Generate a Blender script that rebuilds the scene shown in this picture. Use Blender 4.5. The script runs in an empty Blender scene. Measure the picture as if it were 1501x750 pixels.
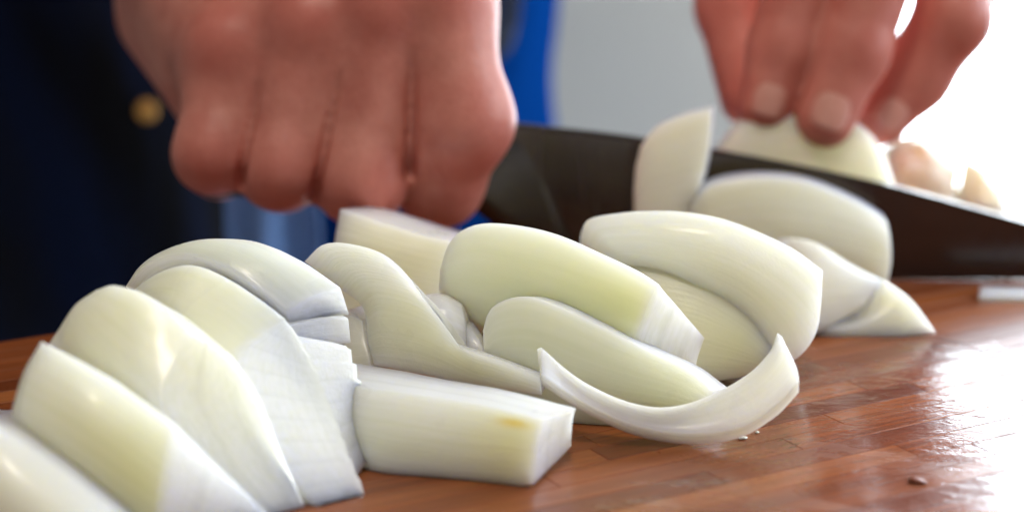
import bpy, bmesh, math, random, zlib
import numpy as np
from mathutils import Vector

sc = bpy.context.scene
col = sc.collection
R = math.radians
rng = random.Random(7)

# ------------------------------------------------------------------ camera
CAM_H, PITCH, HFOV = 0.148, 15.0, 30.0
cam_d = bpy.data.cameras.new('camera')
cam = bpy.data.objects.new('camera', cam_d)
col.objects.link(cam)
cam.location = (0, 0, CAM_H)
cam.rotation_euler = (R(90 - PITCH), 0, 0)
cam_d.sensor_width = 36
cam_d.lens = 18 / math.tan(R(HFOV / 2))
cam_d.clip_start = 0.01
cam_d.clip_end = 50
cam_d.dof.use_dof = True
cam_d.dof.focus_distance = 0.432
cam_d.dof.aperture_fstop = 6.3
sc.camera = cam

# ------------------------------------------------------------------ world, lamps, exposure
w = bpy.data.worlds.new('World')
sc.world = w
w.use_nodes = True
w.node_tree.nodes['Background'].inputs[0].default_value = (1.0, 0.965, 0.90, 1)
w.node_tree.nodes['Background'].inputs[1].default_value = 0.27


def area(name, loc, target, size, power, colour, shape='DISK'):
    d = bpy.data.lights.new(name, 'AREA')
    d.shape = shape
    d.size = size
    d.energy = power
    d.color = colour
    o = bpy.data.objects.new(name, d)
    col.objects.link(o)
    o.location = loc
    o.rotation_euler = (Vector(target) - Vector(loc)).to_track_quat('-Z', 'Y').to_euler()
    return o


area('kitchen_ceiling_lamp', (0.02, 0.10, 1.35), (0, .45, 0), 0.16, 7.0, (1.0, 0.90, 0.76))
area('side_fill_light', (1.15, .60, .55), (-.03, .42, .02), 0.75, 12.0, (.84, .92, 1.0), 'SQUARE')  # cool fill added from the right to brighten cut ends, no window there
PANE_STRENGTH = 12.0
sc.view_settings.view_transform = 'Standard'
sc.view_settings.look = 'None'
sc.view_settings.exposure = 0.0
sc.view_settings.gamma = 1.0
sc.cycles.use_denoising = True
sc.cycles.max_bounces = 10

# ------------------------------------------------------------------ pixel -> place
FPX = 1501 / 2 / math.tan(R(HFOV / 2))
_c, _s = math.cos(R(PITCH)), math.sin(R(PITCH))


def ray(px, py):
    a, b = (px - 750.5) / FPX, -(py - 375) / FPX
    return np.array([a, _c + b * _s, -_s + b * _c])


def V(px, py, Y):
    d = ray(px, py)
    return d * (Y / d[1]) + np.array([0, 0, CAM_H])


def G(px, py, z=0.0):
    d = ray(px, py)
    return d * ((z - CAM_H) / d[2]) + np.array([0, 0, CAM_H])


# ------------------------------------------------------------------ helpers
def tag(o, label=None, cat=None, group=None, kind=None):
    if label: o['label'] = label
    if cat: o['category'] = cat
    if group: o['group'] = group
    if kind: o['kind'] = kind
    return o


def empty(name, loc):
    o = bpy.data.objects.new(name, None)
    o.empty_display_size = .01
    o.location = loc
    col.objects.link(o)
    return o


def mesh_obj(name, verts, faces, mat, parent=None, smooth=True, origin=None):
    me = bpy.data.meshes.new(name)
    v = np.asarray(verts, float)
    off = np.zeros(3)
    if origin is not None:
        off = np.asarray(origin, float)
    elif parent is not None:
        off = np.array(parent.matrix_basis.translation)
        p = parent
        while p.parent is not None:
            p = p.parent
            off = off + np.array(p.matrix_basis.translation)
    me.from_pydata((v - off).tolist(), [], [list(map(int, f)) for f in faces])
    me.polygons.foreach_set('use_smooth', [smooth] * len(me.polygons))
    o = bpy.data.objects.new(name, me)
    col.objects.link(o)
    if mat: me.materials.append(mat)
    if parent is not None:
        o.parent = parent
    elif origin is not None:
        o.location = off
    return o


def box_data(lo, hi):
    (a, b, c), (d, e, f) = lo, hi
    v = [(a, b, c), (d, b, c), (d, e, c), (a, e, c), (a, b, f), (d, b, f), (d, e, f), (a, e, f)]
    q = [(0, 3, 2, 1), (4, 5, 6, 7), (0, 1, 5, 4), (1, 2, 6, 5), (2, 3, 7, 6), (3, 0, 4, 7)]
    return v, q


def bevel(o, width, seg=2, weight=False, angle=30):
    m = o.modifiers.new('bevel', 'BEVEL')
    m.width = width
    m.segments = seg
    m.limit_method = 'WEIGHT' if weight else 'ANGLE'
    m.angle_limit = R(angle)
    return m


class NT:
    """small node-tree writer"""
    def __init__(self, name):
        self.m = bpy.data.materials.new(name)
        self.m.use_nodes = True
        self.t = self.m.node_tree
        self.b = self.t.nodes['Principled BSDF']

    def n(self, typ, ins=None, **kw):
        nd = self.t.nodes.new(typ)
        for k, v in kw.items(): setattr(nd, k, v)
        for k, v in (ins or {}).items(): self.set(nd.inputs[k], v)
        return nd

    def set(self, sock, v):
        if isinstance(v, bpy.types.NodeSocket): self.t.links.new(v, sock)
        else: sock.default_value = v

    def p(self, **kw):
        for k, v in kw.items(): self.set(self.b.inputs[k.replace('_', ' ')], v)

    def ramp(self, fac, stops, interp='LINEAR'):
        r = self.n('ShaderNodeValToRGB', {'Fac': fac})
        r.color_ramp.interpolation = interp
        e = r.color_ramp.elements
        while len(e) < len(stops): e.new(.5)
        for i, (p, c) in enumerate(stops):
            e[i].position = p
            e[i].color = c if len(c) == 4 else (*c, 1)
        return r.outputs['Color']

    def noise(self, vec, scale, detail=3, rough=.5, dist=0):
        return self.n('ShaderNodeTexNoise', {'Vector': vec, 'Scale': scale, 'Detail': detail, 'Roughness': rough,
                                             'Distortion': dist}).outputs['Fac']

    def mapping(self, vec, scale=(1, 1, 1), loc=(0, 0, 0), rot=(0, 0, 0)):
        return self.n('ShaderNodeMapping', {'Vector': vec, 'Scale': scale, 'Location': loc, 'Rotation': rot}).outputs[0]

    def mix(self, fac, a, b, blend='MIX'):
        x = self.n('ShaderNodeMix', data_type='RGBA', blend_type=blend)
        self.set(x.inputs[0], fac); self.set(x.inputs[6], a); self.set(x.inputs[7], b)
        return x.outputs[2]

    def math(self, op, a, b=0.0, clamp=False):
        x = self.n('ShaderNodeMath', operation=op, use_clamp=clamp)
        self.set(x.inputs[0], a); self.set(x.inputs[1], b)
        return x.outputs[0]

    def bump(self, h, strength, dist, normal=None):
        x = self.n('ShaderNodeBump', {'Height': h, 'Strength': strength, 'Distance': dist})
        if normal is not None: self.set(x.inputs['Normal'], normal)
        return x.outputs[0]


# ------------------------------------------------------------------ materials
def mat_plain(name, c, rough=.6, metal=0.0, bump_s=0, bump_scale=100, var=.0, coat=0):
    t = NT(name)
    co = t.n('ShaderNodeTexCoord').outputs['Object']
    n = t.noise(co, bump_scale, 4)
    base = t.mix(n, tuple(x * (1 - var) for x in c) + (1,), tuple(min(1, x * (1 + var)) for x in c) + (1,))
    t.p(Base_Color=base, Roughness=rough, Metallic=metal, Coat_Weight=coat)
    if bump_s: t.p(Normal=t.bump(n, bump_s, .001))
    return t.m


def mat_onion(name, sss=1.0, scale=.020, rough=.33):
    t = NT(name)
    tint = t.n('ShaderNodeAttribute', attribute_name='tint').outputs['Color']
    puv = t.n('ShaderNodeAttribute', attribute_name='puv').outputs['Vector']
    # fine veins running along the leaf
    v1 = t.noise(t.mapping(puv, (25, 900, 900)), 1.0, 3, .6, .3)
    v2 = t.noise(t.mapping(puv, (60, 260, 260)), 1.0, 2, .5, .6)
    cl = t.noise(puv, 1500, 2, .6)
    big = t.noise(puv, 70, 3, .5)
    c = t.mix(t.math('MULTIPLY', big, .35), tint, (.90, .90, .78, 1), 'MULTIPLY')
    vv = t.ramp(v1, [(.35, (.90, .91, .84)), (.65, (1, 1, 1))])
    c = t.mix(.55, c, vv, 'MULTIPLY')
    v3 = t.noise(t.mapping(puv, (12, 70, 1500)), 1.0, 3, .6, .4)
    c = t.mix(.5, c, t.ramp(v3, [(.35, (.92, .92, .90)), (.6, (1, 1, 1))]), 'MULTIPLY')
    v1 = t.math('ADD', v1, t.math('MULTIPLY', v3, .8))
    h = t.math('ADD', t.math('MULTIPLY', v1, .6), t.math('ADD', t.math('MULTIPLY', v2, .5), t.math('MULTIPLY', cl, .35)))
    rg = t.ramp(big, [(.3, (rough * .75,) * 3), (.7, (rough * 1.35,) * 3)])
    t.p(Base_Color=c, Roughness=rg, IOR=1.38, Subsurface_Weight=sss, Subsurface_Scale=scale,
        Subsurface_Radius=(1.0, .93, .66), Subsurface_Anisotropy=.3, Normal=t.bump(h, .34, .0006), Coat_Weight=.12, Coat_Roughness=.14)
    return t.m


def mat_skin():
    t = NT('skin')
    red = t.n('ShaderNodeAttribute', attribute_name='red').outputs['Fac']
    co = t.n('ShaderNodeTexCoord').outputs['Object']
    n1 = t.ramp(t.noise(co, 85, 4, .62), [(.3, (0, 0, 0)), (.7, (1, 1, 1))])
    n2 = t.noise(co, 420, 3, .6)
    n3 = t.n('ShaderNodeTexVoronoi', {'Vector': co, 'Scale': 900.0}).outputs['Distance']
    a = t.mix(n1, (.50, .155, .118, 1), (.68, .285, .225, 1))
    a = t.mix(t.math('MULTIPLY', red, .85), a, (.55, .125, .095, 1))
    a = t.mix(t.math('MULTIPLY', n2, .25), a, (.34, .11, .08, 1))
    h = t.math('ADD', t.math('MULTIPLY', n2, .7), t.math('MULTIPLY', n3, .5))
    t.p(Base_Color=a, Roughness=.48, Subsurface_Weight=.35, Subsurface_Scale=.006, Subsurface_Radius=(1, .35, .18),
        Normal=t.bump(h, .25, .0007))
    return t.m


def mat_nail():
    t = NT('nail')
    co = t.n('ShaderNodeTexCoord').outputs['Object']
    n = t.noise(co, 300, 2)
    t.p(Base_Color=t.mix(n, (.60, .26, .21, 1), (.66, .33, .27, 1)), Roughness=.28, Subsurface_Weight=.2,
        Subsurface_Scale=.003, Subsurface_Radius=(1, .4, .3))
    return t.m


def mat_wood():
    t = NT('oiled_wood')
    co = t.n('ShaderNodeTexCoord').outputs['Object']
    pos = t.n('ShaderNodeNewGeometry').outputs['Position']
    rnd = t.n('ShaderNodeObjectInfo').outputs['Random']
    offs = t.n('ShaderNodeCombineXYZ', {'X': t.math('MULTIPLY', rnd, 9.1), 'Y': t.math('MULTIPLY', rnd, 5.7), 'Z': rnd})
    cv = t.n('ShaderNodeVectorMath', {0: co, 1: offs.outputs[0]}, operation='ADD').outputs[0]
    g1 = t.noise(t.mapping(cv, (13, 520, 520)), 1, 5, .6, .25)
    g2 = t.noise(t.mapping(cv, (60, 1700, 1700)), 1, 3, .6, .2)
    g3 = t.noise(t.mapping(cv, (14, 60, 60)), 1, 2, .5, .5)
    base = t.ramp(rnd, [(0, (.165, .041, .012)), (.2, (.24, .066, .019)), (.4, (.32, .098, .029)), (.6, (.195, .050, .015)), (.8, (.28, .080, .023)),
                        (1, (.36, .120, .037))])
    grain = t.ramp(g1, [(.3, (.60, .50, .42)), (.5, (.98, .96, .94)), (.72, (1.2, 1.18, 1.12))])
    c = t.mix(.8, base, grain, 'MULTIPLY')
    c = t.mix(t.math('MULTIPLY', g3, .1), c, (.12, .03, .010, 1))
    fine = t.ramp(g2, [(.40, (.55, .5, .46)), (.55, (1, 1, 1))])
    c = t.mix(.45, c, fine, 'MULTIPLY')
    # wet smears of onion juice: smoother where wet
    wet = t.noise(t.mapping(pos, (26, 44, 1), rot=(0, 0, R(-25))), 1, 5, .62, .8)
    pool = t.n('ShaderNodeVectorMath', {0: pos, 1: tuple(G(1330, 640))}, operation='DISTANCE').outputs['Value']
    near = t.n('ShaderNodeMapRange', {'Value': pool, 'From Min': .02, 'From Max': .10, 'To Min': .10, 'To Max': -.16}).outputs[0]
    wetm = t.ramp(t.math('ADD', wet, near), [(.46, (0, 0, 0)), (.56, (1, 1, 1))])
    rough = t.mix(wetm, (.32, .32, .32, 1), (.17, .17, .17, 1))
    c = t.mix(wetm, c, t.mix(.35, c, (.62, .45, .38, 1), 'MULTIPLY'))
    rip = t.noise(t.mapping(pos, (70, 140, 1), rot=(0, 0, R(-20))), 1, 4, .6, 1.0)
    speck = t.noise(t.mapping(pos, (900, 500, 1), rot=(0, 0, R(30))), 1, 2, .5)
    h = t.math('ADD', t.math('MULTIPLY', rip, 1.0), t.math('ADD', t.math('MULTIPLY', g2, .12), t.math('MULTIPLY', speck, .13)))
    nb = t.bump(h, t.math('ADD', t.math('MULTIPLY', wetm, .14), .09), .0010)
    t.p(Base_Color=c, Roughness=rough, Normal=nb, Coat_Weight=t.math('MULTIPLY', wetm, .5), Coat_Roughness=.10, Coat_Normal=nb,
        Specular_IOR_Level=.36)
    return t.m


def mat_denim():
    t = NT('denim')
    co = t.n('ShaderNodeTexCoord').outputs['Object']
    n = t.noise(co, 9, 3, .55)
    wv = t.n('ShaderNodeTexWave', {'Vector': co, 'Scale': 900.0, 'Distortion': 1.0}, wave_type='BANDS', bands_direction='DIAGONAL').outputs['Fac']
    c = t.mix(n, (.0006, .009, .06, 1), (.001, .030, .15, 1))
    t.p(Base_Color=t.mix(t.math('MULTIPLY', wv, .25), c, (.002, .036, .17, 1)), Roughness=1.0, Specular_IOR_Level=.0, Normal=t.bump(wv, .2, .0005), Sheen_Weight=.0)
    return t.m


ON = mat_onion('onion_flesh')
ON_THIN = mat_onion('onion_flesh_thin', 1.0, .014, .30)
SKIN, NAIL, WOOD, DENIM = mat_skin(), mat_nail(), mat_wood(), mat_denim()
BLACK = mat_plain('black_cotton', (.0022, .0024, .0035), .9, 0, .4, 700, .3)
NAVY = NT('dark_apron_cloth')
_co = NAVY.n('ShaderNodeTexCoord').outputs['Object']
_n = NAVY.noise(NAVY.mapping(_co, (14, 14, 4)), 1, 3, .5, .6)
NAVY.p(Base_Color=NAVY.ramp(_n, [(.38, (.0018, .002, .003)), (.54, (.003, .007, .026)), (.70, (.007, .0075, .010))]), Roughness=.9, Specular_IOR_Level=.1)
NAVY = NAVY.m
BLACK.node_tree.nodes['Principled BSDF'].inputs['Specular IOR Level'].default_value = .08
WALLM = mat_plain('painted_wall', (.48, .475, .46), .7, 0, .1, 40, .03)
WHITE = mat_plain('white_paint', (.8, .8, .78), .4, 0, 0, 30, .03)
STONE = mat_plain('dark_counter', (.05, .045, .04), .35, 0, .05, 200, .5)
TILE = mat_plain('floor_grey', (.25, .22, .19), .5, 0, .05, 15, .2)
STEEL = mat_plain('bolster_steel', (.075, .068, .066), .22, 1.0, .02, 300, .1)
HANDLE = mat_plain('black_handle', (.015, .014, .014), .4, 0, .1, 400, .2)
BRASS = mat_plain('brass', (.45, .24, .06), .5, .6, .05, 500, .15)
FLECK = mat_plain('onion_skin_fleck', (.22, .05, .02), .4, 0, .1, 800, .2)
BITE = mat_plain('onion_bit', (.75, .74, .64), .3, 0, .1, 800, .1)
PANE = bpy.data.materials.new('daylight_pane')
PANE.use_nodes = True
_b = PANE.node_tree.nodes['Principled BSDF']
_b.inputs['Base Color'].default_value = (.8, .85, .9, 1)
_b.inputs['Roughness'].default_value = .1
_b.inputs['Emission Color'].default_value = (.80, .91, 1.0, 1)
_b.inputs['Emission Strength'].default_value = PANE_STRENGTH


def mat_blade():
    t = NT('dark_blade')
    co = t.n('ShaderNodeTexCoord').outputs['Object']
    g = t.noise(t.mapping(co, (300, 300, 25)), 1, 3, .5)
    s = t.noise(co, 45, 4, .6)
    c = t.mix(s, (.06, .050, .048, 1), (.10, .084, .078, 1))
    t.p(Base_Color=c, Metallic=.85, Roughness=t.ramp(g, [(.3, (.17,) * 3), (.7, (.28,) * 3)]), Normal=t.bump(g, .06, .0003))
    return t.m


BLADE = mat_blade()

# ------------------------------------------------------------------ setting
FLOOR_Z = -.945
v, f = box_data((-3, -.6, FLOOR_Z - .05), (4, 1.9, FLOOR_Z))
tag(mesh_obj('floor', v, f, TILE, smooth=False), kind='structure')
WY = 1.55
DX0, DX1 = .285, 1.95          # opening of the glazed door
v, f = box_data((-3, WY, FLOOR_Z), (DX0, WY + .12, 1.6))
tag(mesh_obj('wall_back', v, f, WALLM, smooth=False), kind='structure')
door = empty('patio_door', (0, 0, 0))
tag(door, 'glazed white patio door glaring with daylight beside the grey wall', 'door')
door.location = ((DX0 + DX1) / 2, WY + .06, FLOOR_Z)
bpy.context.view_layer.update()
fw = .035
for lo, hi in (((DX0 + .002, WY + .03, FLOOR_Z + .001), (DX0 + fw, WY + .09, 1.3)), ((DX1 - fw, WY + .03, FLOOR_Z + .001), (DX1, WY + .09, 1.3)),
               ((DX0 + fw + .001, WY + .032, FLOOR_Z + .001), (DX1 - fw - .001, WY + .088, FLOOR_Z + .06)),
               ((DX0 + fw + .001, WY + .032, 1.25), (DX1 - fw - .001, WY + .088, 1.298))):
    v, f = box_data(lo, hi)
    bevel(mesh_obj('frame', v, f, WHITE, door, False), .004)
v, f = box_data((DX0 + fw + .002, WY + .055, FLOOR_Z + .062), (DX1 - fw - .002, WY + .063, 1.248))
mesh_obj('pane', v, f, PANE, door, False)

# ------------------------------------------------------------------ cutting board (strips) on its counter
E1 = np.array([math.cos(R(30)), math.sin(R(30)), 0])
N1 = np.array([-math.sin(R(30)), math.cos(R(30)), 0])
P0 = G(0, 501)
P0[2] = 0
S0, S1, ROWS, SW, TH = -.24, .47, 44, .0078, .030
board = empty('cutting_board', (P0 - N1 * ROWS * SW + E1 * S0 + np.array([0, 0, -TH])).tolist())
board.rotation_euler = (0, 0, R(30))
tag(board, 'reddish brown wooden cutting board of glued strips, wet with onion juice', 'cutting board')


def strip_mesh(L, W, T, ch=.00016, gap=.00004):
    x0, x1, y0, y1 = gap - L / 2, L / 2 - gap, gap - W / 2, W / 2 - gap
    vs = [(x0, y0, 0), (x1, y0, 0), (x1, y1, 0), (x0, y1, 0), (x0, y0, T - ch), (x1, y0, T - ch), (x1, y1, T - ch), (x0, y1, T - ch),
          (x0 + ch, y0 + ch, T), (x1 - ch, y0 + ch, T), (x1 - ch, y1 - ch, T), (x0 + ch, y1 - ch, T)]
    fs = [(0, 3, 2, 1), (8, 9, 10, 11)]
    for i in range(4):
        j = (i + 1) % 4
        fs += [(i, j, 4 + j, 4 + i), (4 + i, 4 + j, 8 + j, 8 + i)]
    me = bpy.data.meshes.new('wood_strip')
    me.from_pydata(vs, [], fs)
    me.materials.append(WOOD)
    return me


cache = {}
for r in range(ROWS):
    s = S0
    first = True
    while s < S1 - 1e-6:
        L = rng.choice([.060, .075, .09, .105, .12])
        if first: L *= rng.uniform(.4, 1.0); first = False
        L = round(min(L, S1 - s), 3)
        if S1 - s - L < .03: L = round(S1 - s, 3)
        if L not in cache: cache[L] = strip_mesh(L, SW, TH)
        o = bpy.data.objects.new('wood_strip', cache[L])
        col.objects.link(o)
        o.parent = board
        o.location = (s - S0 + L / 2, (r + .5) * SW, 0)
        s += L
# counter under it, its edge just inside the board's
cv, cf = box_data((-.6, -.62, -.04), (1.0, -.012, 0))
cnt = mesh_obj('countertop', cv, cf, STONE, None, False)
cnt.location = (P0[0], P0[1], -TH - .0005)
cnt.rotation_euler = (0, 0, R(30))
bevel(cnt, .004)
tag(cnt, kind='structure')
cv, cf = box_data((-.58, -.60, FLOOR_Z + .001), (.98, -.05, -TH - .042))
cab = mesh_obj('counter_base', cv, cf, WHITE, None, False)
cab.location = (P0[0], P0[1], 0)
cab.rotation_euler = (0, 0, R(30))
tag(cab, kind='structure')


# ------------------------------------------------------------------ onion pieces
def curve(pts, n):
    """centripetal-ish Catmull-Rom through pts, n samples evenly by chord length"""
    p = np.asarray(pts, float)
    if len(p) == 2:
        t = np.linspace(0, 1, n)[:, None]
        return p[0] * (1 - t) + p[1] * t
    q = np.vstack([2 * p[0] - p[1], p, 2 * p[-1] - p[-2]])
    out = []
    for i in range(1, len(q) - 2):
        t = np.linspace(0, 1, 24, endpoint=False)[:, None]
        a, b, c, d = q[i - 1], q[i], q[i + 1], q[i + 2]
        out.append(.5 * (2 * b + (c - a) * t + (2 * a - 5 * b + 4 * c - d) * t ** 2 + (-a + 3 * b - 3 * c + d) * t ** 3))
    out = np.vstack(out + [p[-1:]])
    L = np.concatenate([[0], np.cumsum(np.linalg.norm(np.diff(out, axis=0), axis=1))])
    s = np.linspace(0, L[-1], n)
    return np.stack([np.interp(s, L, out[:, k]) for k in range(3)], 1)


def P3(seq):
    """(px, py, Y) list -> world; a missing Y is interpolated between its neighbours"""
    ys = [q[2] if len(q) > 2 else None for q in seq]
    k = [i for i, y in enumerate(ys) if y is not None]
    yy = np.interp(range(len(ys)), k, [ys[i] for i in k])
    return np.array([V(q[0], q[1], y) for q, y in zip(seq, yy)])


def _vnoise(p, seed, freq):
    r = np.random.RandomState(seed)
    out = np.zeros(p.shape)
    for _ in range(5):
        k = r.normal(size=(3, 3)) * freq
        ph = r.uniform(0, 6.28, 3)
        out += np.sin(p @ k + ph)
    return out / 5


CREAM = np.array([.945, .94, .865])
CUT = np.array([.965, .968, .955])
YEL = np.array([.86, .80, .46])
GRN = np.array([.80, .86, .56])


def slab(name, bottom, top, left=(), right=(), back=None, ext=None, bulge=0.0, bbulge=0.0, wb=(0, 0, 0), mat=None, parent=None,
         front=CREAM, cut=CUT, pig=None, n=(34, 26, 12), rough=.00022, bev=.00028, seed=None, clamp=True, backcol=None, bright=None, flat=None, ridges=0):
    """a leaf of onion flesh: a front face spanned by four boundary curves, and a back face set off from it"""
    nu, nv, nw = n
    seed = seed if seed is not None else zlib.crc32((name + str(bottom[0])).encode()) & 0xffff
    B, T = P3(bottom), P3(top)
    if flat is not None:                                            # the cut end lies in one plane through three given points
        q0, q1, q2 = [V(*q) for q in flat]
        pn = np.cross(q1 - q0, q2 - q0)

        def onp(q):
            d = ray(q[0], q[1])
            t = (pn @ (q0 - np.array([0, 0, CAM_H]))) / (pn @ d)
            return (q[0], q[1], t * d[1])
        bottom = list(bottom[:-1]) + [onp(bottom[-1])]
        top = list(top[:-1]) + [onp(top[-1])]
        right = [onp(q) for q in right]
        back = [back[0], onp(back[1]), back[2], onp(back[3])]
        if bright is not None: bright = [onp(q) for q in bright]
        B, T = P3(bottom), P3(top)
    Yl = lambda a, b, mids: P3([(a[0], a[1], a[2])] + list(mids) + [(b[0], b[1], b[2])])
    Lc, Rc = Yl(bottom[0], top[0], left), Yl(bottom[-1], top[-1], right)
    cb, ct, cl, cr = curve(B, nu), curve(T, nu), curve(Lc, nv), curve(Rc, nv)
    u = np.linspace(0, 1, nu)[:, None, None]
    vv = np.linspace(0, 1, nv)[None, :, None]
    F = (1 - vv) * cb[:, None] + vv * ct[:, None] + (1 - u) * cl[None] + u * cr[None] \
        - ((1 - u) * (1 - vv) * cb[0] + u * (1 - vv) * cb[-1] + (1 - u) * vv * ct[0] + u * vv * ct[-1])
    view = -F / np.linalg.norm(F, axis=2, keepdims=True)          # outward side of the front face
    du, dv = np.gradient(F, axis=0), np.gradient(F, axis=1)
    nrm = np.cross(du, dv)
    nrm /= np.linalg.norm(nrm, axis=2, keepdims=True) + 1e-12
    nm = nrm.mean((0, 1)); nm /= np.linalg.norm(nm)
    if (nm * (np.array([0, 0, CAM_H]) - F.mean((0, 1)))).sum() < 0: nm = -nm
    dome = (1 - (2 * u - 1) ** 2) * (1 - (2 * vv - 1) ** 2)
    edge = np.minimum(1, 1 - (2 * vv - 1) ** 2)
    F = F + nm * bulge * (.45 * dome + .55 * edge * np.minimum(1, 12 * u))
    if back is not None:                                            # BL, BR, TL, TR of the back face
        bk = [V(*q) - c for q, c in zip(back, (cb[0], cb[-1], ct[0], ct[-1]))]
    else:
        ee = np.asarray(ext, float)
        bk = [ee] * 4 if ee.ndim == 1 else list(ee)
    D = (1 - u) * (1 - vv) * bk[0] + u * (1 - vv) * bk[1] + (1 - u) * vv * bk[2] + u * vv * bk[3]
    Bk = F - nm * bulge * (.6 * dome + .4 * edge) * .0 + D - nm * bbulge * dome
    if bright is not None:                                          # its own course for the far rim of the cut end
        rc = curve(P3([back[1]] + list(bright) + [back[3]]), nv)
        Bk = Bk + (u ** 3) * (rc - Bk[-1])[None]
    ws = np.linspace(0, 1, nw)
    wbv = np.asarray(wb, float)

    def pt(iu, iv, w):
        return F[iu, iv] * (1 - w) + Bk[iu, iv] * w + wbv * 4 * w * (1 - w)

    vid, verts, prm = {}, [], []

    def vert(iu, iv, iw):
        k = (iu, iv, iw)
        if k not in vid:
            vid[k] = len(verts)
            verts.append(pt(iu, iv, ws[iw]))
            prm.append((iu / (nu - 1), iv / (nv - 1), ws[iw]))
        return vid[k]

    faces = []
    for i in range(nu - 1):
        for j in range(nv - 1):
            faces.append([vert(i, j, 0), vert(i + 1, j, 0), vert(i + 1, j + 1, 0), vert(i, j + 1, 0)])
            k = nw - 1
            faces.append([vert(i, j, k), vert(i, j + 1, k), vert(i + 1, j + 1, k), vert(i + 1, j, k)])
    for k in range(nw - 1):
        for i in range(nu - 1):
            faces.append([vert(i, 0, k), vert(i, 0, k + 1), vert(i + 1, 0, k + 1), vert(i + 1, 0, k)])
            faces.append([vert(i, nv - 1, k), vert(i + 1, nv - 1, k), vert(i + 1, nv - 1, k + 1), vert(i, nv - 1, k + 1)])
        for j in range(nv - 1):
            faces.append([vert(0, j, k), vert(0, j + 1, k), vert(0, j + 1, k + 1), vert(0, j, k + 1)])
            faces.append([vert(nu - 1, j, k), vert(nu - 1, j, k + 1), vert(nu - 1, j + 1, k + 1), vert(nu - 1, j + 1, k)])
    verts = np.array(verts)
    prm = np.array(prm)
    verts += _vnoise(verts, seed, 110) * rough * 1.3 + _vnoise(verts, seed + 1, 420) * rough * .45
    if ridges:                                                      # ragged steps where the layers meet the cut
        en = (prm[:, 0] > .999)[:, None]
        tooth = ((prm[:, 1] * ridges + .12 * np.sin(prm[:, 2] * 7 + seed)) % 1.0)
        cd = (cb[-1] - cb[-2]) + (ct[-1] - ct[-2])
        cd = cd / np.linalg.norm(cd)
        sdv = bk[3] / (np.linalg.norm(bk[3]) + 1e-9)
        verts = verts + en * ((tooth - .5)[:, None] * (cd * .0004 + sdv * (prm[:, 2] > .85)[:, None] * .0006))
    if clamp: verts[:, 2] = np.maximum(verts[:, 2], .0002 + .0002 * np.sin(seed))
    # which face a vertex belongs to decides its flesh colour
    U, VV, W = prm.T
    endness = np.clip(1 - np.minimum(U, 1 - U) * (nu - 1), 0, 1)
    topness = np.clip(1 - np.minimum(VV, 1 - VV) * (nv - 1), 0, 1)
    inner = (W > 0) & (W < 1)
    iscut = np.where(inner, 1.0, .35 * np.maximum(endness, topness))
    ft = np.tile(front, (len(verts), 1)).astype(float)
    if backcol is not None: ft[W >= .999] = backcol
    if pig is not None:
        for fn, cc in pig:
            a = np.clip(fn(U, VV, W), 0, 1)[:, None]
            ft = ft * (1 - a) + np.asarray(cc) * a
    tint = ft * (1 - iscut[:, None]) + cut * iscut[:, None]
    lay = 1 - .11 * np.exp(-((W - .36) / .05) ** 2) - .08 * np.exp(-((W - .73) / .05) ** 2)
    if ridges:
        lay = 1 - .09 * np.exp(-(((VV * ridges) % 1.0) / .16) ** 2)
    tint = tint * np.where(inner, lay, 1.0)[:, None]
    size = [np.linalg.norm(cb[-1] - cb[0]), np.linalg.norm(ct[0] - cb[0]), np.linalg.norm(D.mean((0, 1)))]
    if parent is None:
        org = verts.mean(0); org[2] = verts[:, 2].min()
        o = mesh_obj(name, verts, faces, mat or ON, origin=org)
    else:
        o = mesh_obj(name, verts, faces, mat or ON, parent)
    me = o.data
    a = me.attributes.new('tint', 'FLOAT_COLOR', 'POINT')
    a.data.foreach_set('color', np.c_[tint, np.ones(len(tint))].ravel().astype(np.float32))
    a = me.attributes.new('puv', 'FLOAT_VECTOR', 'POINT')
    a.data.foreach_set('vector', (prm * size + seed * .01).ravel().astype(np.float32))
    # sharp rims rounded a little
    bw = me.attributes.new('bevel_weight_edge', 'FLOAT', 'EDGE')
    on = np.stack([(U < 1e-6) | (U > 1 - 1e-6), (VV < 1e-6) | (VV > 1 - 1e-6), (W < 1e-6) | (W > 1 - 1e-6)], 1)
    ed = np.zeros(len(me.edges) * 2, np.int32)
    me.edges.foreach_get('vertices', ed)
    ed = ed.reshape(-1, 2)
    rim = ((on[ed[:, 0]] & on[ed[:, 1]]).sum(1) >= 2).astype(np.float32)
    bw.data.foreach_set('value', rim)
    bevel(o, bev, 2, weight=True)
    bm = bmesh.new(); bm.from_mesh(me)
    bmesh.ops.recalc_face_normals(bm, faces=bm.faces)
    bm.to_mesh(me); bm.free()
    return o


GRP = 'onion pieces lying on the cutting board'


def piece(label, name, *a, **k):
    return tag(slab(name, *a, **k), label, 'onion piece', GRP)


def patch(cu, cv_, ru, rv, amt, wmax=.5):
    return lambda U, VV, W: amt * np.exp(-((U - cu) / ru) ** 2 - ((VV - cv_) / rv) ** 2) * (W < wmax)


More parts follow.
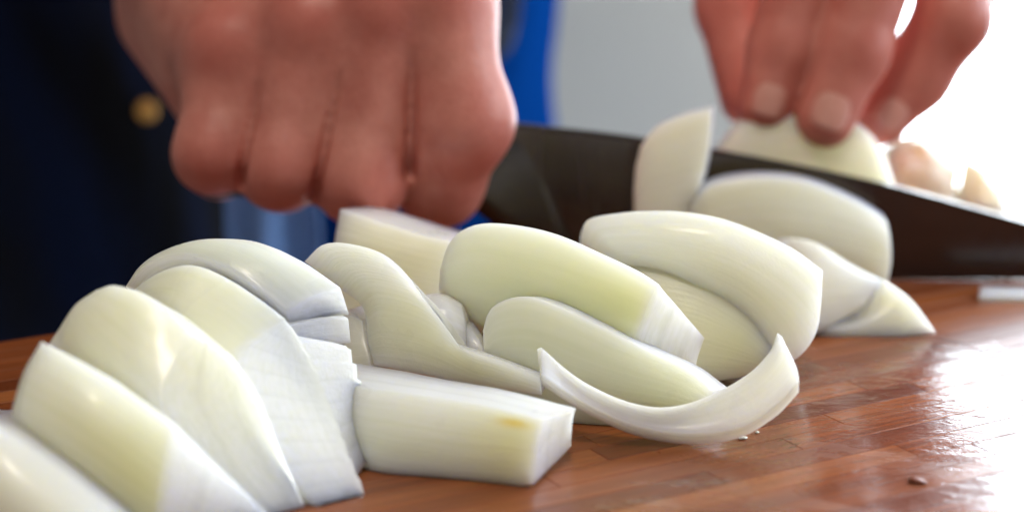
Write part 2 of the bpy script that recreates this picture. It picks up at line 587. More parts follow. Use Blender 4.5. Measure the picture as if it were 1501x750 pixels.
# front pile, fanned slices of a half onion
piece('lowest onion wedge at the foot of the fanned pile', 'onion_wedge',
      [(-100, 720, .333), (150, 860, .322)], [(-80, 588, .345), (0, 630), (100, 697), (190, 770, .334)],
      ext=(.012, .018, -.010), bulge=.002, pig=[(patch(.5, .3, .5, .5, .3), YEL)])
piece('onion slice with yellow green tinge leaning outermost on the fanned pile', 'onion_slice',
      [(8, 640, .351), (100, 705), (225, 792, .338)], [(60, 500, .362), (95, 517), (160, 553), (255, 620, .350)],
      left=[(18, 600), (36, 545)], right=[(238, 730), (247, 670)],
      back=[(120, 650, .385), (372, 778, .346), (130, 545, .392), (395, 757, .3515)], bulge=.0045, flat=[(225, 792, .338), (255, 620, .350), (395, 757, .3515)], bright=[(392, 770)],
      pig=[(patch(.92, .3, .42, .55, .85), GRN * .5 + YEL * .5), (patch(.4, .2, .6, .5, .35), YEL)])
piece('thick pale onion slice with shaded cut end, second in the fanned pile', 'onion_slice',
      [(60, 520, .377), (200, 690), (385, 768, .352)], [(140, 424, .386), (168, 418), (220, 436), (282, 490, .374)],
      left=[(82, 487), (108, 447)], right=[(300, 690, .360), (245, 590, .368), (258, 535)],
      back=[(110, 545, .41), (448, 742, .3590), (165, 437, .412), (340, 520, .386)], bulge=.003, bright=[(412, 660), (378, 575)], flat=[(385, 768, .3515), (448, 742, .3575), (282, 490, .371)],
      pig=[(patch(.45, .45, .5, .5, .5), YEL)], cut=np.array([.93, .91, .80]))
piece('onion slice with a small highlight and broad white cut end in the fanned pile', 'onion_slice',
      [(190, 520, .390), (300, 680, .372), (470, 748, .3565)], [(187, 440, .406), (205, 418), (245, 394), (290, 389), (355, 420), (417, 466, .390)],
      right=[(405, 680), (355, 590), (348, 522), (378, 492)],
      back=[(240, 560, .42), (536, 725, .3635), (240, 440, .425), (436, 491, .393)], bulge=.0020, bright=[(508, 655, .372), (482, 590, .380), (460, 535, .387)],
      flat=[(470, 748, .3575), (536, 725, .3640), (417, 466, .3935)], ridges=9, n=(34, 72, 10),
      pig=[(patch(.6, .7, .8, .7, .5), YEL)])
hp = empty('layered_onion_half', G(400, 690).tolist())
tag(hp, 'tallest onion chunk of the fanned pile, its loosened layers stepped at the cut end', 'onion piece', GRP)
slab('outer_layer', [(184, 420, .416), (213, 388), (263, 371), (313, 382), (364, 410), (420, 452, .397)],
     [(187, 412, .424), (215, 389), (252, 369), (300, 354), (345, 350), (392, 358), (445, 383), (500, 421, .408)],
     back=[(205, 440, .42), (428, 480, .396), (215, 440, .43), (513, 462, .407)], bulge=.0015, parent=hp, seed=11, n=(34, 16, 8),
     front=CREAM * .55 + GRN * .45)
slab('middle_layer', [(210, 440, .416), (313, 425), (380, 440), (424, 478, .395)], [(220, 432, .425), (345, 392), (440, 425), (510, 466, .406)],
     back=[(220, 470, .415), (432, 520, .394), (225, 470, .428), (514, 504, .4055)], bulge=.001, parent=hp, seed=12, n=(30, 14, 8))
slab('inner_layer', [(300, 690, .376), (524, 699, .3735)], [(210, 470, .405), (320, 470), (430, 492, .395)], right=[(470, 600), (445, 540)],
     back=[(300, 640, .41), (552, 652, .3765), (250, 460, .435), (511, 508, .405)], bulge=.0, parent=hp, seed=13, bright=[(535, 585)], ridges=6, n=(34, 60, 10), flat=[(524, 699, .3735), (512, 462, .4050), (425, 470, .3960)])
piece('tiny onion bit on the board behind the fanned pile', 'onion_bit', [(-22, 624, .395), (6, 622, .395)], [(-20, 606, .397), (12, 608, .397)],
      ext=(0, .006, -.001), bulge=.001, n=(8, 6, 4))
# middle
piece('upright onion slab with straight cut top behind the curled leaf, under the knife hand', 'onion_slab',
      [(472, 505, .462), (632, 510, .452)], [(497, 306, .474), (540, 319), (600, 338), (660, 354, .466)], left=[(488, 365)],
      ext=(.008, .016, -.003), bulge=.001, pig=[(patch(.3, .6, .6, .3, .3), YEL)], front=np.array([.9, .86, .74]))
piece('curled onion leaf arching up and tapering off along the board', 'onion_leaf',
      [(548, 536, .412), (616, 549), (704, 567), (793, 579, .4015)],
      [(446, 384, .431), (472, 360), (506, 357), (556, 370), (590, 396), (612, 430), (624, 460), (634, 487), (652, 499), (705, 515), (793, 544, .408)],
      left=[(539, 500), (531, 450), (490, 418)], ext=[(.004, .009, -.003), (.001, .005, 0), (.002, .007, -.003), (-.002, .006, -.002)], bulge=.0050, mat=ON_THIN,
      pig=[(patch(.5, .2, .7, .3, .4), YEL)], n=(44, 24, 8))
piece('onion chunk tucked behind the curled leaf beside the fanned pile', 'onion_chunk', [(500, 560, .412), (545, 545, .412)], [(505, 455, .425), (530, 470, .422)],
      ext=(.004, .012, -.002), bulge=.001, n=(14, 14, 6), front=YEL * .5 + CREAM * .5)
piece('small glossy white onion flake between the curled leaf and the large wedge', 'onion_flake', [(636, 508, .416), (684, 515, .416)],
      [(606, 436, .425), (645, 432), (676, 446, .426)], ext=(.001, .008, -.002), bulge=.003, mat=ON_THIN, n=(20, 16, 6), front=CUT)
piece('small onion flake wedged against the stacked wedges', 'onion_flake', [(675, 520, .416), (716, 532, .414)], [(676, 468, .424), (688, 478, .422)],
      right=[(705, 503)], ext=(.001, .006, -.001), bulge=.001, mat=ON_THIN, n=(14, 12, 6), front=CUT)
piece('flat block of onion with a yellow stain near its square cut end', 'onion_block',
      [(500, 678, .383), (555, 695, .376), (640, 708), (720, 713), (781, 711, .3672)], [(500, 563, .393), (600, 577, .3845), (700, 592), (796, 613, .3715)],
      right=[(790, 660)], back=[(520, 640, .405), (838, 652, .388), (500, 528, .408), (845, 597, .381)], bulge=.0028,
      pig=[(patch(.9, .45, .22, .7, .55), YEL), (patch(.88, .86, .07, .07, .8), np.array([.78, .55, .12])), (patch(.3, .35, .4, .35, .3), GRN)])
piece('large rounded onion wedge with a striped triangular cut end, lying on another wedge', 'onion_wedge',
      [(642, 424, .434), (690, 468), (770, 505), (850, 525), (925, 522, .4125)],
      [(644, 395, .438), (657, 358), (676, 338), (708, 327), (755, 329), (812, 342), (874, 367), (931, 394), (965, 415, .4165)],
      right=[(936, 490), (949, 457)], back=[(700, 500, .456), (1022, 549, .4185), (720, 390, .464), (1033, 496, .4245)], bulge=.0032, flat=[(965, 415, .4165), (925, 522, .4125), (1033, 496, .4245)],
      pig=[(patch(.95, .55, .3, .45, .6), GRN * .6 + YEL * .4), (patch(.5, .45, .6, .3, .3), GRN)], front=CREAM * .8 + GRN * .2)
piece('smooth pale green onion wedge underneath the large rounded wedge', 'onion_wedge',
      [(725, 580, .4095), (860, 625), (1015, 618, .402)],
      [(708, 485, .4140), (722, 450, .4165), (760, 434), (800, 441), (874, 475), (947, 510), (1003, 536), (1048, 571, .4005)], left=[(712, 530)],
      ext=(.004, .010, -.003), bulge=.003, pig=[(patch(.5, .5, 1, 1, .3), GRN)], front=CREAM * .8 + GRN * .2)
piece('boat shaped onion leaf curling up at both ends in front of the stacked wedges', 'onion_leaf',
      [(793, 548, .394), (850, 585), (926, 621), (1004, 634), (1082, 625), (1137, 593), (1172, 556, .387)],
      [(794, 509, .400), (848, 554, .396), (910, 585, .393), (973, 597, .392), (1035, 581, .393), (1098, 545), (1130, 512), (1141, 486, .399)],
      right=[(1168, 535), (1157, 511)], ext=[(0, .0008, -.0026), (0, .0008, -.0030), (-.001, .0035, -.0015), (.0015, .0035, -.002)],
      bulge=-.0014, mat=ON_THIN, front=np.array([.96, .94, .92]), cut=np.array([.92, .90, .82]), n=(48, 18, 7), bev=.00016, rough=.00025,
      pig=[(lambda U, VV, W: .75 * np.exp(-((U - .93) / .12) ** 2) * (VV < .12) * (W > .3), GRN)])
dm = empty('domed_onion_wedge', G(1050, 550).tolist())
tag(dm, 'domed onion wedge with a bright glint and a hollowed side showing its yellowish inner layer', 'onion piece', GRP)
slab('outer_layer', [(895, 388, .446), (960, 392), (1010, 412), (1058, 436), (1092, 463), (1112, 493), (1122, 535, .431)],
     [(853, 352, .456), (860, 323), (910, 311), (973, 308), (1035, 315), (1098, 334), (1160, 363), (1206, 396, .442)],
     right=[(1166, 528), (1196, 490), (1204, 440)], ext=[(0, .012, -.004), (.001, .010, -.001), (0, .012, -.005), (-.002, .012, -.003)], bulge=.0045,
     parent=dm, seed=21, pig=[(patch(.6, .15, .6, .3, .3), YEL)], n=(44, 28, 8))
slab('inner_layer', [(900, 562, .4295), (1030, 560), (1114, 548, .4310)], [(900, 380, .4475), (1004, 400), (1060, 428), (1105, 465), (1134, 510, .4320)],
     ext=(0, .014, -.002), bulge=.002, parent=dm, seed=22, front=YEL * .45 + CREAM * .55, pig=[(patch(.85, .5, .25, .5, .6), GRN * .4 + YEL * .6)])
# beside the knife
piece('blurred onion leaf lying against the freshly cut slice, behind the small wedge', 'onion_leaf',
      [(1170, 500, .468), (1215, 478), (1265, 448, .474)], [(1158, 349, .492), (1196, 356), (1245, 385), (1297, 411, .482)],
      ext=(-.002, .008, -.002), bulge=.003, front=np.array([.93, .89, .80]))
piece('small onion wedge tapering to a sharp point on the bare wood', 'onion_wedge',
      [(1190, 493, .4715), (1280, 496), (1372, 489, .4715)], [(1190, 480, .473), (1250, 467), (1282, 440), (1297, 411, .480)],
      right=[(1358, 470), (1330, 437)], ext=(-.006, .010, 0), bulge=.002, front=np.array([.92, .88, .76]))
piece('freshly cut onion slice leaning against the near face of the blade', 'onion_slice',
      [(1018, 436, .5035), (1295, 438, .5045)], [(1012, 302, .509), (1042, 274), (1084, 263), (1132, 261), (1181, 268), (1235, 288), (1275, 308), (1300, 324, .512)],
      right=[(1303, 390), (1303, 350)], ext=(0, .007, .0005), bulge=.004, front=np.array([.92, .86, .68]))
piece('thin upright onion slice stuck to the blade, rising above its spine', 'onion_slice',
      [(930, 428, .5085), (1000, 428, .5095)], [(938, 215, .5135), (960, 188), (1000, 171), (1043, 160, .5175)], left=[(929, 340), (929, 260)],
      right=[(1012, 320), (1032, 250), (1041, 200)], ext=(.0015, .0055, 0), bulge=.0025, front=np.array([.93, .86, .72]), mat=ON_THIN)
held = piece('half onion held down behind the blade by the fingertips', 'onion_half',
      [(1042, 402, .534), (1312, 402, .534)], [(1074, 194, .540), (1100, 180), (1160, 174), (1215, 176), (1264, 188), (1293, 218, .543)],
      left=[(1038, 300), (1048, 236)], right=[(1314, 330), (1308, 268)], ext=[(0, .034, 0), (-.004, .034, 0), (.006, .026, -.006), (-.012, .026, -.006)],
      bulge=.003, bbulge=.006, wb=(0, 0, .004), front=np.array([.96, .93, .80]))
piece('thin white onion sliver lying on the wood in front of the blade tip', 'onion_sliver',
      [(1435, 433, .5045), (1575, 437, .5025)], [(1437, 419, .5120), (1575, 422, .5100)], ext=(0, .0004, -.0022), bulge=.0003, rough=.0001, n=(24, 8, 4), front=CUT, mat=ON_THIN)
piece('pinkish onion end with papery skin on the board beyond the blade', 'onion_end',
      [(1300, 318, .60), (1400, 322, .60)], [(1306, 238, .615), (1330, 214), (1372, 210), (1412, 240, .615)], ext=(.004, .030, -.002), bulge=.006,
      front=np.array([.90, .76, .62]), cut=np.array([.92, .84, .72]), rough=.0018, mat=ON_THIN)
piece('scrap of onion skin beside the pinkish onion end', 'onion_skin', [(1402, 322, .605), (1470, 326, .60)], [(1405, 236, .62), (1435, 238), (1460, 262, .615)],
      ext=(.003, .012, -.004), bulge=.004, front=np.array([.92, .84, .70]), rough=.0018, mat=ON_THIN)

# ------------------------------------------------------------------ knife
KY = .526
knife = empty('chef_knife', (-.02, KY, 0))
tag(knife, 'dark bladed chef knife gripped in the fist, edge resting on the board', 'knife')
spine = [(-.006, .0462), (.03, .0425), (.07, .0358), (.106, .0282), (.144, .0175), (.168, .0100), (.184, .0036)]
edge_ = [(-.006, .0003), (.03, .0001), (.07, .0001), (.106, .0001), (.144, .0001), (.168, .0006), (.186, .0020)]
n = 60
xs = np.linspace(0, 1, n)
sp = np.array([np.interp(xs, np.linspace(0, 1, 7), [p[k] for p in spine]) for k in (0, 1)]).T
ee = np.array([np.interp(xs, np.linspace(0, 1, 7), [p[k] for p in edge_]) for k in (0, 1)]).T
for arr in (sp, ee):      # smooth the polyline
    for _ in range(6): arr[1:-1] = .25 * arr[:-2] + .5 * arr[1:-1] + .25 * arr[2:]
vs, fs = [], []
rows = [(0, .00025), (.3, .0007), (.65, .00105), (.97, .0012), (1.0, .0010)]
for i in range(n):
    th = 1 - .55 * xs[i] ** 2
    for sgn in (-1, 1):
        for q, hw in rows:
            x, z = ee[i] * (1 - q) + sp[i] * q
            vs.append((x, KY + sgn * hw * th, z))
m = len(rows)
for i in range(n - 1):
    a, b = i * 2 * m, (i + 1) * 2 * m
    for j in range(m - 1):
        fs.append((a + j, b + j, b + j + 1, a + j + 1))
        fs.append((a + m + j, a + m + j + 1, b + m + j + 1, b + m + j))
    fs.append((a + m - 1, b + m - 1, b + 2 * m - 1, a + 2 * m - 1))
    fs.append((a, a + m, b + m, b))
for i, fl in ((0, False), (n - 1, True)):
    a = i * 2 * m
    ring = [a + j for j in range(m)] + [a + 2 * m - 1 - j for j in range(m)]
    fs.append(ring[::-1] if fl else ring)
mesh_obj('blade', vs, fs, BLADE, knife, False)


def loft(name, secs, mat, parent, k=28, power=2.6, shear=0.0):
    """superellipse sections (x, zc, half height, half thickness) along x"""
    vs, fs = [], []
    for x, zc, hh, hw in secs:
        for j in range(k):
            t = 2 * math.pi * j / k
            c, s = math.cos(t), math.sin(t)
            vs.append((x + shear * (.040 - zc - hh * math.copysign(abs(s) ** (2 / power), s)), KY + hw * math.copysign(abs(c) ** (2 / power), c), zc + hh * math.copysign(abs(s) ** (2 / power), s)))
    for i in range(len(secs) - 1):
        for j in range(k):
            j2 = (j + 1) % k
            fs.append((i * k + j, i * k + j2, (i + 1) * k + j2, (i + 1) * k + j))
    fs.append(list(range(k))[::-1])
    fs.append([(len(secs) - 1) * k + j for j in range(k)])
    return mesh_obj(name, vs, fs, mat, parent)


loft('bolster', [(-.034, .036, .0102, .0078), (-.026, .036, .0104, .0080), (-.018, .0345, .012, .0074), (-.012, .031, .0155, .0052), (-.007, .0275, .0188, .0030),
                 (-.001, .0245, .0216, .0019), (.004, .0240, .0210, .0012), (.010, .0240, .0205, .0006)], STEEL, knife, shear=.30)
hnd = loft('handle', [(-.090, .036, .0075, .0060), (-.0885, .036, .0100, .0080), (-.084, .036, .0118, .0092), (-.078, .0365, .0118, .0092),
                (-.06, .0365, .0112, .0088), (-.0345, .036, .0101, .0079)], HANDLE, knife)


# ------------------------------------------------------------------ person: implicit surface -> one continuous mesh
def sd_cone(p, a, b, ra, rb):
    a, b = np.asarray(a, float), np.asarray(b, float)
    ab = b - a
    t = np.clip(((p - a) @ ab) / (ab @ ab), 0, 1)
    return np.linalg.norm(p - a - t[..., None] * ab, axis=-1) - (ra + (rb - ra) * t)


def smin(a, b, k):
    h = np.clip(.5 + .5 * (b - a) / k, 0, 1)
    return b * (1 - h) + a * h - k * h * (1 - h)


def chain(p, pts, rad, k=.003):
    d = None
    for i in range(len(pts) - 1):
        q = sd_cone(p, pts[i], pts[i + 1], rad[i], rad[i + 1])
        d = q if d is None else smin(d, q, k)
    return d


def surface_nets(fn, lo, hi, h):
    lo, hi = np.asarray(lo, float), np.asarray(hi, float)
    dim = np.ceil((hi - lo) / h).astype(int) + 1
    bs = 5
    nb_ = -(-dim // bs)
    dim = nb_ * bs
    ax = [lo[k] + h * np.arange(dim[k]) for k in range(3)]
    cen = np.stack(np.meshgrid(*[lo[k] + h * (bs * np.arange(nb_[k]) + (bs - 1) / 2) for k in range(3)], indexing='ij'), -1)
    Sc = fn(cen)
    S = np.repeat(np.repeat(np.repeat(Sc, bs, 0), bs, 1), bs, 2).astype(np.float32)
    act = np.argwhere(np.abs(Sc) < h * bs * 1.9)
    o_ = np.stack(np.meshgrid(*[np.arange(bs)] * 3, indexing='ij'), -1).reshape(-1, 3)
    for i0 in range(0, len(act), 2000):                 # evaluated only near the surface
        ii = (act[i0:i0 + 2000, None] * bs + o_).reshape(-1, 3)
        S[tuple(ii.T)] = fn(lo + h * ii)
    for k in range(3):
        for e_ in (0, -1):
            sl = [slice(None)] * 3
            sl[k] = e_
            S[tuple(sl)] = np.maximum(S[tuple(sl)], h)
    neg = S < 0
    c = [slice(0, -1), slice(1, None)]
    cnt = sum(neg[c[i], c[j], c[k]].astype(np.int8) for i in (0, 1) for j in (0, 1) for k in (0, 1))
    cells = np.argwhere((cnt > 0) & (cnt < 8))
    idx = -np.ones(np.array(dim) - 1, np.int64)
    idx[tuple(cells.T)] = np.arange(len(cells))
    acc = np.zeros((len(cells), 3)); num = np.zeros(len(cells))
    cor = [(i, j, k) for i in (0, 1) for j in (0, 1) for k in (0, 1)]
    for a in cor:
        for b in cor:
            if sum(b) - sum(a) != 1 or sum(abs(x - y) for x, y in zip(a, b)) != 1: continue
            sa = S[tuple((cells + a).T)]; sb = S[tuple((cells + b).T)]
            on = (sa < 0) != (sb < 0)
            t = np.where(on, sa / np.where(on, sa - sb, 1), 0)
            pt = np.array(a) + t[:, None] * (np.array(b) - np.array(a))
            acc += pt * on[:, None]; num += on
    verts = lo + h * (cells + acc / num[:, None])
    faces = []
    for k in range(3):
        o1, o2 = [x for x in range(3) if x != k]
        A = [slice(None)] * 3; Bs = [slice(None)] * 3
        A[k] = slice(0, -1); Bs[k] = slice(1, None)
        sg = neg[tuple(A)] != neg[tuple(Bs)]
        e = np.argwhere(sg)
        e = e[(e[:, o1] > 0) & (e[:, o2] > 0) & (e[:, o1] < dim[o1] - 1) & (e[:, o2] < dim[o2] - 1)]
        d1 = np.zeros(3, int); d1[o1] = 1
        d2 = np.zeros(3, int); d2[o2] = 1
        q = np.stack([idx[tuple((e - d1 - d2).T)], idx[tuple((e - d2).T)], idx[tuple(e.T)], idx[tuple((e - d1).T)]], 1)
        inside = neg[tuple(e.T)]
        flip = inside if k != 1 else ~inside
        q[~flip] = q[~flip][:, ::-1]
        faces.append(q)
    return verts, np.vstack(faces)


# --- the fist (right hand): knuckles on top, finger backs towards the board
RW = np.array([-.104, .592, .118])          # right wrist
RE = np.array([-.300, .745, .230])          # right elbow
fist = {
    'pinky': ([V(338, 82, .522), V(312, 226, .5075), V(322, 240, .532), V(330, 185, .552)], [.0118, .0098, .0088, .0078]),
    'ring': ([V(455, 48, .516), V(411, 246, .5015), V(415, 255, .530), V(425, 195, .554)], [.0122, .0106, .0095, .0085]),
    'middle': ([V(574, 24, .512), V(528, 262, .4985), V(525, 270, .530), V(530, 200, .556)], [.0126, .0116, .0100, .0088]),
    'index': ([V(642, -6, .512), V(677, 176, .5030), V(644, 268, .5100), V(630, 225, .545)], [.0125, .0131, .0112, .0092]),
}
fist_thumb = ([V(560, -60, .575), V(640, 60, .568), V(655, 150, .560), V(680, 215, .552)], [.015, .0125, .0105, .0088])


def f_fist(p):
    d = None
    for k_, (pts, rad) in fist.items():
        q = chain(p, pts, rad, .006)
        d = q if d is None else smin(d, q, .0022)
    ks = list(fist)
    for a_, b_ in zip(ks, ks[1:]):                     # flesh squeezed between the fingers
        q = [(x + y) / 2 + np.array([0, .001, 0]) for x, y in zip(fist[a_][0][:2], fist[b_][0][:2])]
        d = smin(d, sd_cone(p, q[0], q[1], .0110, .0084), .0030)
    d = smin(d, chain(p, *fist_thumb, .006), .003)
    palm = None
    for k_, off in (('pinky', (-.018, 0, -.004)), ('ring', (-.006, 0, .003)), ('middle', (.006, 0, .005)), ('index', (.018, .002, .003))):
        m0 = fist[k_][0][0]
        q = sd_cone(p, m0 + np.array([0, .008, -.002]), RW + np.array(off), .0145, .0175)
        palm = q if palm is None else smin(palm, q, .016)
    palm = smin(palm, sd_cone(p, V(312, 106, .548), V(258, 20, .575), .016, .018), .014)
    palm = smin(palm, sd_cone(p, RW, RE, .0265, .043), .02)
    d = smin(d, palm, .012)
    for k_ in fist:                                   # bony knuckles and the dips between them
        m0 = fist[k_][0][0]
        d = smin(d, np.linalg.norm(p - (m0 + np.array([0, -.0055, .003])), axis=-1) - .0096, .006)
    return d


CREASE = []
_ks = list(fist)
for a_, b_ in zip(_ks, _ks[1:]):                       # find the valley floor between neighbouring fingers, then score it
    m0, m1 = [(x + y) / 2 for x, y in zip(fist[a_][0][:2], fist[b_][0][:2])]
    line = []
    for t in np.linspace(.30, 1.16, 10):
        q = m0 * (1 - t) + m1 * t
        ys = np.arange(-.018, .012, .0003)
        pp = q + np.stack([0 * ys, ys, 0 * ys], 1)
        dv_ = f_fist(pp)
        hit = np.argmax(dv_ < 0)
        line.append(pp[hit] if dv_[hit] < 0 else q + np.array([0, -.006, 0]))
    CREASE.append(np.array(line))


def f_fist_scored(p):
    d = f_fist(p)
    for line in CREASE:
        rr = np.interp(np.linspace(0, 1, 10), [0, .25, 1], [.0001, .0009, .0019])
        c1 = chain(p, line, rr, .001)
        c2 = chain(p, line + np.linspace(0, 1, 10)[:, None] * np.array([0, .0035, 0]), rr * .8, .001)
        d = -smin(-d, smin(c1, c2, .001), .0020)
    return d


# --- the left hand: claw of fingertips holding the onion
LW = np.array([.155, .675, .165])
LE = np.array([.185, .93, .270])
claw = {
    'thumb': ([V(1110, -120, .615), V(1078, 10, .596), V(1102, 140, .578)], [.0150, .0122, .0100]),
    'index': ([V(1215, -220, .590), V(1178, -50, .560), V(1148, 70, .552), V(1121, 157, .5465)], [.0125, .0112, .0099, .0080]),
    'middle': ([V(1330, -240, .590), V(1288, -60, .556), V(1247, 75, .548), V(1209, 174, .5415)], [.0132, .0121, .0109, .0086]),
    'ring': ([V(1400, -200, .596), V(1396, 28, .566), V(1340, 112, .566), V(1290, 172, .5615)], [.0128, .0112, .0106, .0086]),
    'pinky': ([V(1470, -170, .625), V(1440, -40, .60), V(1390, 40, .598), V(1350, 130, .592)], [.0110, .0092, .0080, .0066]),
}
LN = np.array([0, -.93, .36])              # way the finger backs face


def nail_frame(pts, fwd=None, roll=0.0):
    a, b = pts[-2], pts[-1]
    ax = (b - a) / np.linalg.norm(b - a)
    nn = np.array([roll, -1.0, .28]); nn -= ax * (nn @ ax); nn /= np.linalg.norm(nn)
    return ax, nn, np.cross(ax, nn)


def f_claw(p):
    d = None
    for k_, (pts, rad) in claw.items():
        q = chain(p, pts, rad, .004)
        d = q if d is None else smin(d, q, .0020)
    palm = None
    for k_ in ('index', 'middle', 'ring', 'pinky'):
        q = sd_cone(p, claw[k_][0][0], LW, .0145, .019)
        palm = q if palm is None else smin(palm, q, .016)
    palm = smin(palm, sd_cone(p, claw['thumb'][0][0], LW, .016, .02), .016)
    palm = smin(palm, sd_cone(p, LW, LE, .0265, .043), .02)
    return smin(d, palm, .011)


def arm_rest(p):
    """upper arms, shoulders and torso, all under the clothes"""
    d = chain(p, [RW * .95 + RE * .05, RE, SHR], [.0265, .042, .052], .02)
    d = smin(d, chain(p, [LW * .95 + LE * .05, LE, SHL], [.0265, .042, .052], .02), .03)
    d = smin(d, chain(p, [SHR, CH, SHL], [.06, .10, .06], .06), .05)
    d = smin(d, chain(p, [CH, HIPS + np.array([0, .03, .05])], [.11, .06], .05), .05)
    return d


HIPS = np.array([-.130, .845, .02])
HAX = np.array([.866, .5, 0])
CH = HIPS + np.array([0, .0, .36])
SHR = HIPS - HAX * .17 + np.array([0, 0, .44])
SHL = HIPS + HAX * .17 + np.array([0, 0, .44])
person = empty('person', (HIPS[0], HIPS[1], FLOOR_Z))
tag(person, 'person in black top and blue jeans slicing onions with both hands', 'person')
v1, f1 = surface_nets(f_fist_scored, (-.165, .478, .005), (.022, .640, .155), .0010)
v2, f2 = surface_nets(f_claw, (.045, .525, .02), (.200, .68, .175), .0010)
v3, f3 = surface_nets(arm_rest, (-.42, .55, -.12), (.30, 1.10, .58), .010)
bv = np.vstack([v1, v2, v3])
bf = np.vstack([f1, f2 + len(v1), f3 + len(v1) + len(v2)])
body = mesh_obj('body', bv, bf, SKIN, person)
red = np.zeros(len(bv))
for pts, _r in fist.values():
    red = np.maximum(red, np.exp(-(np.linalg.norm(bv - (pts[0] + np.array([0, -.008, .004])), axis=1) / .013) ** 2))
    red = np.maximum(red, .75 * np.exp(-(np.linalg.norm(bv - (pts[1] + np.array([0, -.006, -.006])), axis=1) / .014) ** 2))
for pts, _r in claw.values():
    red = np.maximum(red, .7 * np.exp(-(np.linalg.norm(bv - pts[-1], axis=1) / .015) ** 2))
    red = np.maximum(red, .5 * np.exp(-(np.linalg.norm(bv - pts[-2], axis=1) / .012) ** 2))
red = np.maximum(red, .35 * (bv[:, 0] > .04) * (bv[:, 1] < .7))
at = body.data.attributes.new('red', 'FLOAT', 'POINT')
at.data.foreach_set('value', red.astype(np.float32))


def nail(pts, rad, wid, length, roll=0.0, shift=.0):
    ax, nn, sd = nail_frame(pts, roll=roll)
    c = pts[-1] - ax * (length * .18 - shift)
    r = rad[-1] * 1.0
    vs, fs = [], []
    nu, nv = 15, 13
    for side in (0, 1):
        for i in range(nu):
            a = -1 + 2 * i / (nu - 1)
            for j in range(nv):
                b = -1 + 2 * j / (nv - 1)
                # rounded-rectangle outline
                bb = b * length / 2 * (1 - .16 * abs(a) ** 3)
                aa = a * wid / 2 * (1 - .18 * max(0, -b) ** 2 - .12 * max(0, b) ** 4)
                ang = aa / (r * 1.12)
                rr = r * 1.06 + .0003 - .0010 * max(0, -b) ** 3 - side * .0007 - .0006 * abs(a) ** 4 - .0006 * max(0, b) ** 2
                vs.append(c + ax * bb + nn * rr * math.cos(ang) + sd * rr * math.sin(ang))
    k = nu * nv
    for i in range(nu - 1):
        for j in range(nv - 1):
            q = (i * nv + j, (i + 1) * nv + j, (i + 1) * nv + j + 1, i * nv + j + 1)
            fs += [q, tuple(x + k for x in q[::-1])]
    rim = [i * nv for i in range(nu)] + [(nu - 1) * nv + j for j in range(1, nv)] + [i * nv + nv - 1 for i in range(nu - 2, -1, -1)] + [j for j in range(nv - 2, 0, -1)]
    for x, y in zip(rim, rim[1:] + rim[:1]): fs.append((y, x, x + k, y + k))
    o = mesh_obj('fingernail', vs, fs, NAIL, person)
    bm = bmesh.new(); bm.from_mesh(o.data); bmesh.ops.recalc_face_normals(bm, faces=bm.faces); bm.to_mesh(o.data); bm.free()
    return o


nail(*claw['index'], .0110, .0120)
nail(*claw['middle'], .0128, .0132)
nail(*claw['ring'], .0108, .0115, roll=.25)


# clothes
def fold(p, amp, seed, freq):
    r = np.random.RandomState(seed)
    o = 0
    for _ in range(4):
        k_ = r.normal(size=3) * freq * np.array([1, 1, .55])
        o = o + np.sin(p @ k_ + r.uniform(0, 6.28))
    return o * amp / 4


LEGR = np.array([-.175, .765, -.10])
LEGL = np.array([-.050, .868, -.10])


def f_jeans(p):
    d = chain(p, [LEGR + np.array([-.01, .02, .10]), LEGR, LEGR + np.array([-.02, .03, -.40]), np.array([-.20, .81, FLOOR_Z + .06])], [.085, .086, .064, .055], .02)
    d2 = chain(p, [LEGL + np.array([-.015, .01, .10]), LEGL, LEGL + np.array([.01, .02, -.40]), np.array([-.03, .90, FLOOR_Z + .06])], [.082, .080, .064, .055], .02)
    d = smin(d, d2, .012)
    d = smin(d, chain(p, [HIPS + np.array([-.055, 0, .035]), HIPS + np.array([.045, .0, .035])], [.105, .10], .03), .04)
    return np.maximum(d, p[..., 2] - .075) + fold(p, .003, 5, 60)


def f_shirt(p):
    d = chain(p, [HIPS + np.array([-.06, 0, .06]), CH], [.118, .135], .05)
    d = smin(d, chain(p, [HIPS + np.array([.03, .02, .06]), CH], [.108, .13], .05), .05)
    d = smin(d, chain(p, [SHR, CH, SHL], [.075, .115, .075], .06), .05)
    d = smin(d, chain(p, [RW * .35 + RE * .65, RE, SHR], [.052, .056, .068], .02), .03)
    d = smin(d, chain(p, [LW * .30 + LE * .70, LE, SHL], [.052, .056, .068], .02), .03)
    d = np.maximum(d, -(p[..., 2] - .052))
    return d + fold(p, .003, 9, 55)


jv, jf = surface_nets(f_jeans, (-.34, .62, FLOOR_Z + .005), (.12, 1.06, .085), .008)
jeans = mesh_obj('jeans', jv, jf, DENIM, person)
sv, sf = surface_nets(f_shirt, (-.46, .58, .045), (.34, 1.16, .64), .009)
shirt = mesh_obj('shirt', sv, sf, BLACK, person)


def f_apron(p):
    q = (p - HIPS) @ HAX                                  # position across the hips
    lim = np.interp(p[..., 2], [-.25, -.04, -.01, .02, .1], [-.05, -.036, -.03, .085, .105])
    side = (q - lim) * .8
    return np.maximum(np.maximum(f_jeans(p) - .006, side), np.maximum(-(p[..., 2] + .42), (p - HIPS) @ np.array([-.5, .866, 0]) - .02))


av, af = surface_nets(f_apron, (-.34, .60, -.43), (.12, 1.06, .085), .007)
apron = mesh_obj('apron', av, af, NAVY, person)


def march(fn, px, py, y0=.6, y1=1.0):
    for Y in np.arange(y0, y1, .0005):
        q = V(px, py, Y)
        if fn(q[None])[0] < 0: return q
    return V(px, py, .72)


bp = march(f_apron, 215, 162)
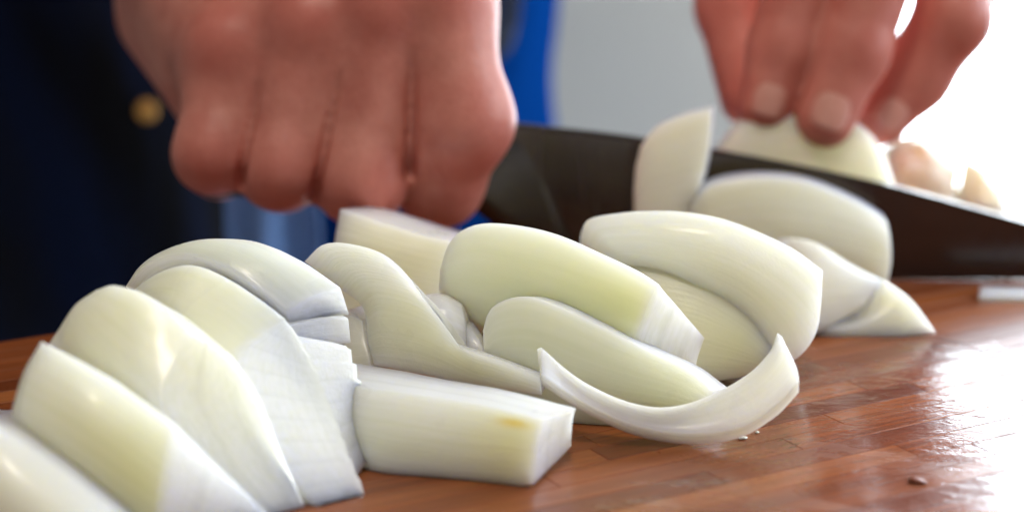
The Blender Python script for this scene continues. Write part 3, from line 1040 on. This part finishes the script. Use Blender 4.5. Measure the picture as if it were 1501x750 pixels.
# a black belt-high waistband carries the brass button
nrm = -ray(215, 162); nrm[2] = 0; nrm /= np.linalg.norm(nrm)
sd = np.cross([0, 0, 1], nrm)
vs, fs = [], []
k = 24
for dd, rr in ((-.004, .0042), (.002, .0042), (.0030, .0037), (.0029, .0025), (.0026, .0012)):
    for j in range(k):
        t = 2 * math.pi * j / k
        vs.append(bp + nrm * dd + (sd * math.cos(t) + np.array([0, 0, 1]) * math.sin(t)) * rr)
for i in range(4):
    for j in range(k): fs.append((i * k + j, i * k + (j + 1) % k, (i + 1) * k + (j + 1) % k, (i + 1) * k + j))
fs.append([4 * k + j for j in range(k)])
mesh_obj('button', vs, fs, BRASS, apron)

# pale blue sheet added in place of window light falling on the jeans
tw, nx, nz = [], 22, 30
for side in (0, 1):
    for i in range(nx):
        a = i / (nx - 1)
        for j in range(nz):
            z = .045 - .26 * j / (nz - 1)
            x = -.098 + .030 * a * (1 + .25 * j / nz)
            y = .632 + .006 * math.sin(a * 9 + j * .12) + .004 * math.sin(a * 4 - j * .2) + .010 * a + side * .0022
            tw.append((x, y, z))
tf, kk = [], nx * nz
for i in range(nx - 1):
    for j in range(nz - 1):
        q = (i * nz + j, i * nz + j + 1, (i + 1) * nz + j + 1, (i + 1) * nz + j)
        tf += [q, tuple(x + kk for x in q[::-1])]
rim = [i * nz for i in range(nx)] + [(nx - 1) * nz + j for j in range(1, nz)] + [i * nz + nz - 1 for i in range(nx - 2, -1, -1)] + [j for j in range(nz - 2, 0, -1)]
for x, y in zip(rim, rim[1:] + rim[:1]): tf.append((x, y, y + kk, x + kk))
lit_sheet = mesh_obj('lit_jeans_sheet', tw, tf, mat_plain('lit_jeans_blue', (.10, .20, .42), .9, 0, .3, 500, .15), origin=(-.085, .635, -.215))
tag(lit_sheet, 'pale blue sheet added for a window-lit patch of jeans beside the dark apron, behind the knife hand', 'cloth')
bm = bmesh.new(); bm.from_mesh(lit_sheet.data); bmesh.ops.recalc_face_normals(bm, faces=bm.faces); bm.to_mesh(lit_sheet.data); bm.free()

# ------------------------------------------------------------------ scattered bits and drops of juice on the wood
for i, (px, py, s_) in enumerate([(1088, 643, 4), (1110, 634, 2.5), (1343, 706, 7)]):
    if s_ == 0: continue
    c = G(px, py)
    r_ = s_ / FPX * .4
    bm = bmesh.new()
    bmesh.ops.create_icosphere(bm, subdivisions=2, radius=1)
    rr = np.random.RandomState(i)
    k3 = rr.normal(size=3) * 2
    for v_ in bm.verts:
        g = 1 + .25 * math.sin(v_.co.dot(Vector(k3)) * 2)
        v_.co = Vector((v_.co.x * r_ * 1.9 * g, v_.co.y * r_ * 1.2 * g, max(0.0001, (v_.co.z + .3) * r_ * .7)))
    me = bpy.data.meshes.new('onion_crumb')
    bm.to_mesh(me); bm.free()
    me.polygons.foreach_set('use_smooth', [True] * len(me.polygons))
    me.materials.append(BITE)
    o = bpy.data.objects.new('onion_crumb', me)
    o.location = (c[0], c[1], 0.0001)
    o.rotation_euler = (0, 0, i * 1.3)
    col.objects.link(o)
    if s_ == 7:
        o.data.materials[0] = FLECK
        o.name = 'skin_fleck'
        tag(o, 'reddish brown fleck of onion skin on the glaring wet wood', 'skin fleck')
    else:
        tag(o, ['tiny white onion crumb touching the foot of the boat shaped leaf', 'very smallest onion crumb, just off the boat shaped leaf on bare wood'][i], 'crumb', 'onion crumbs on the bare wood')
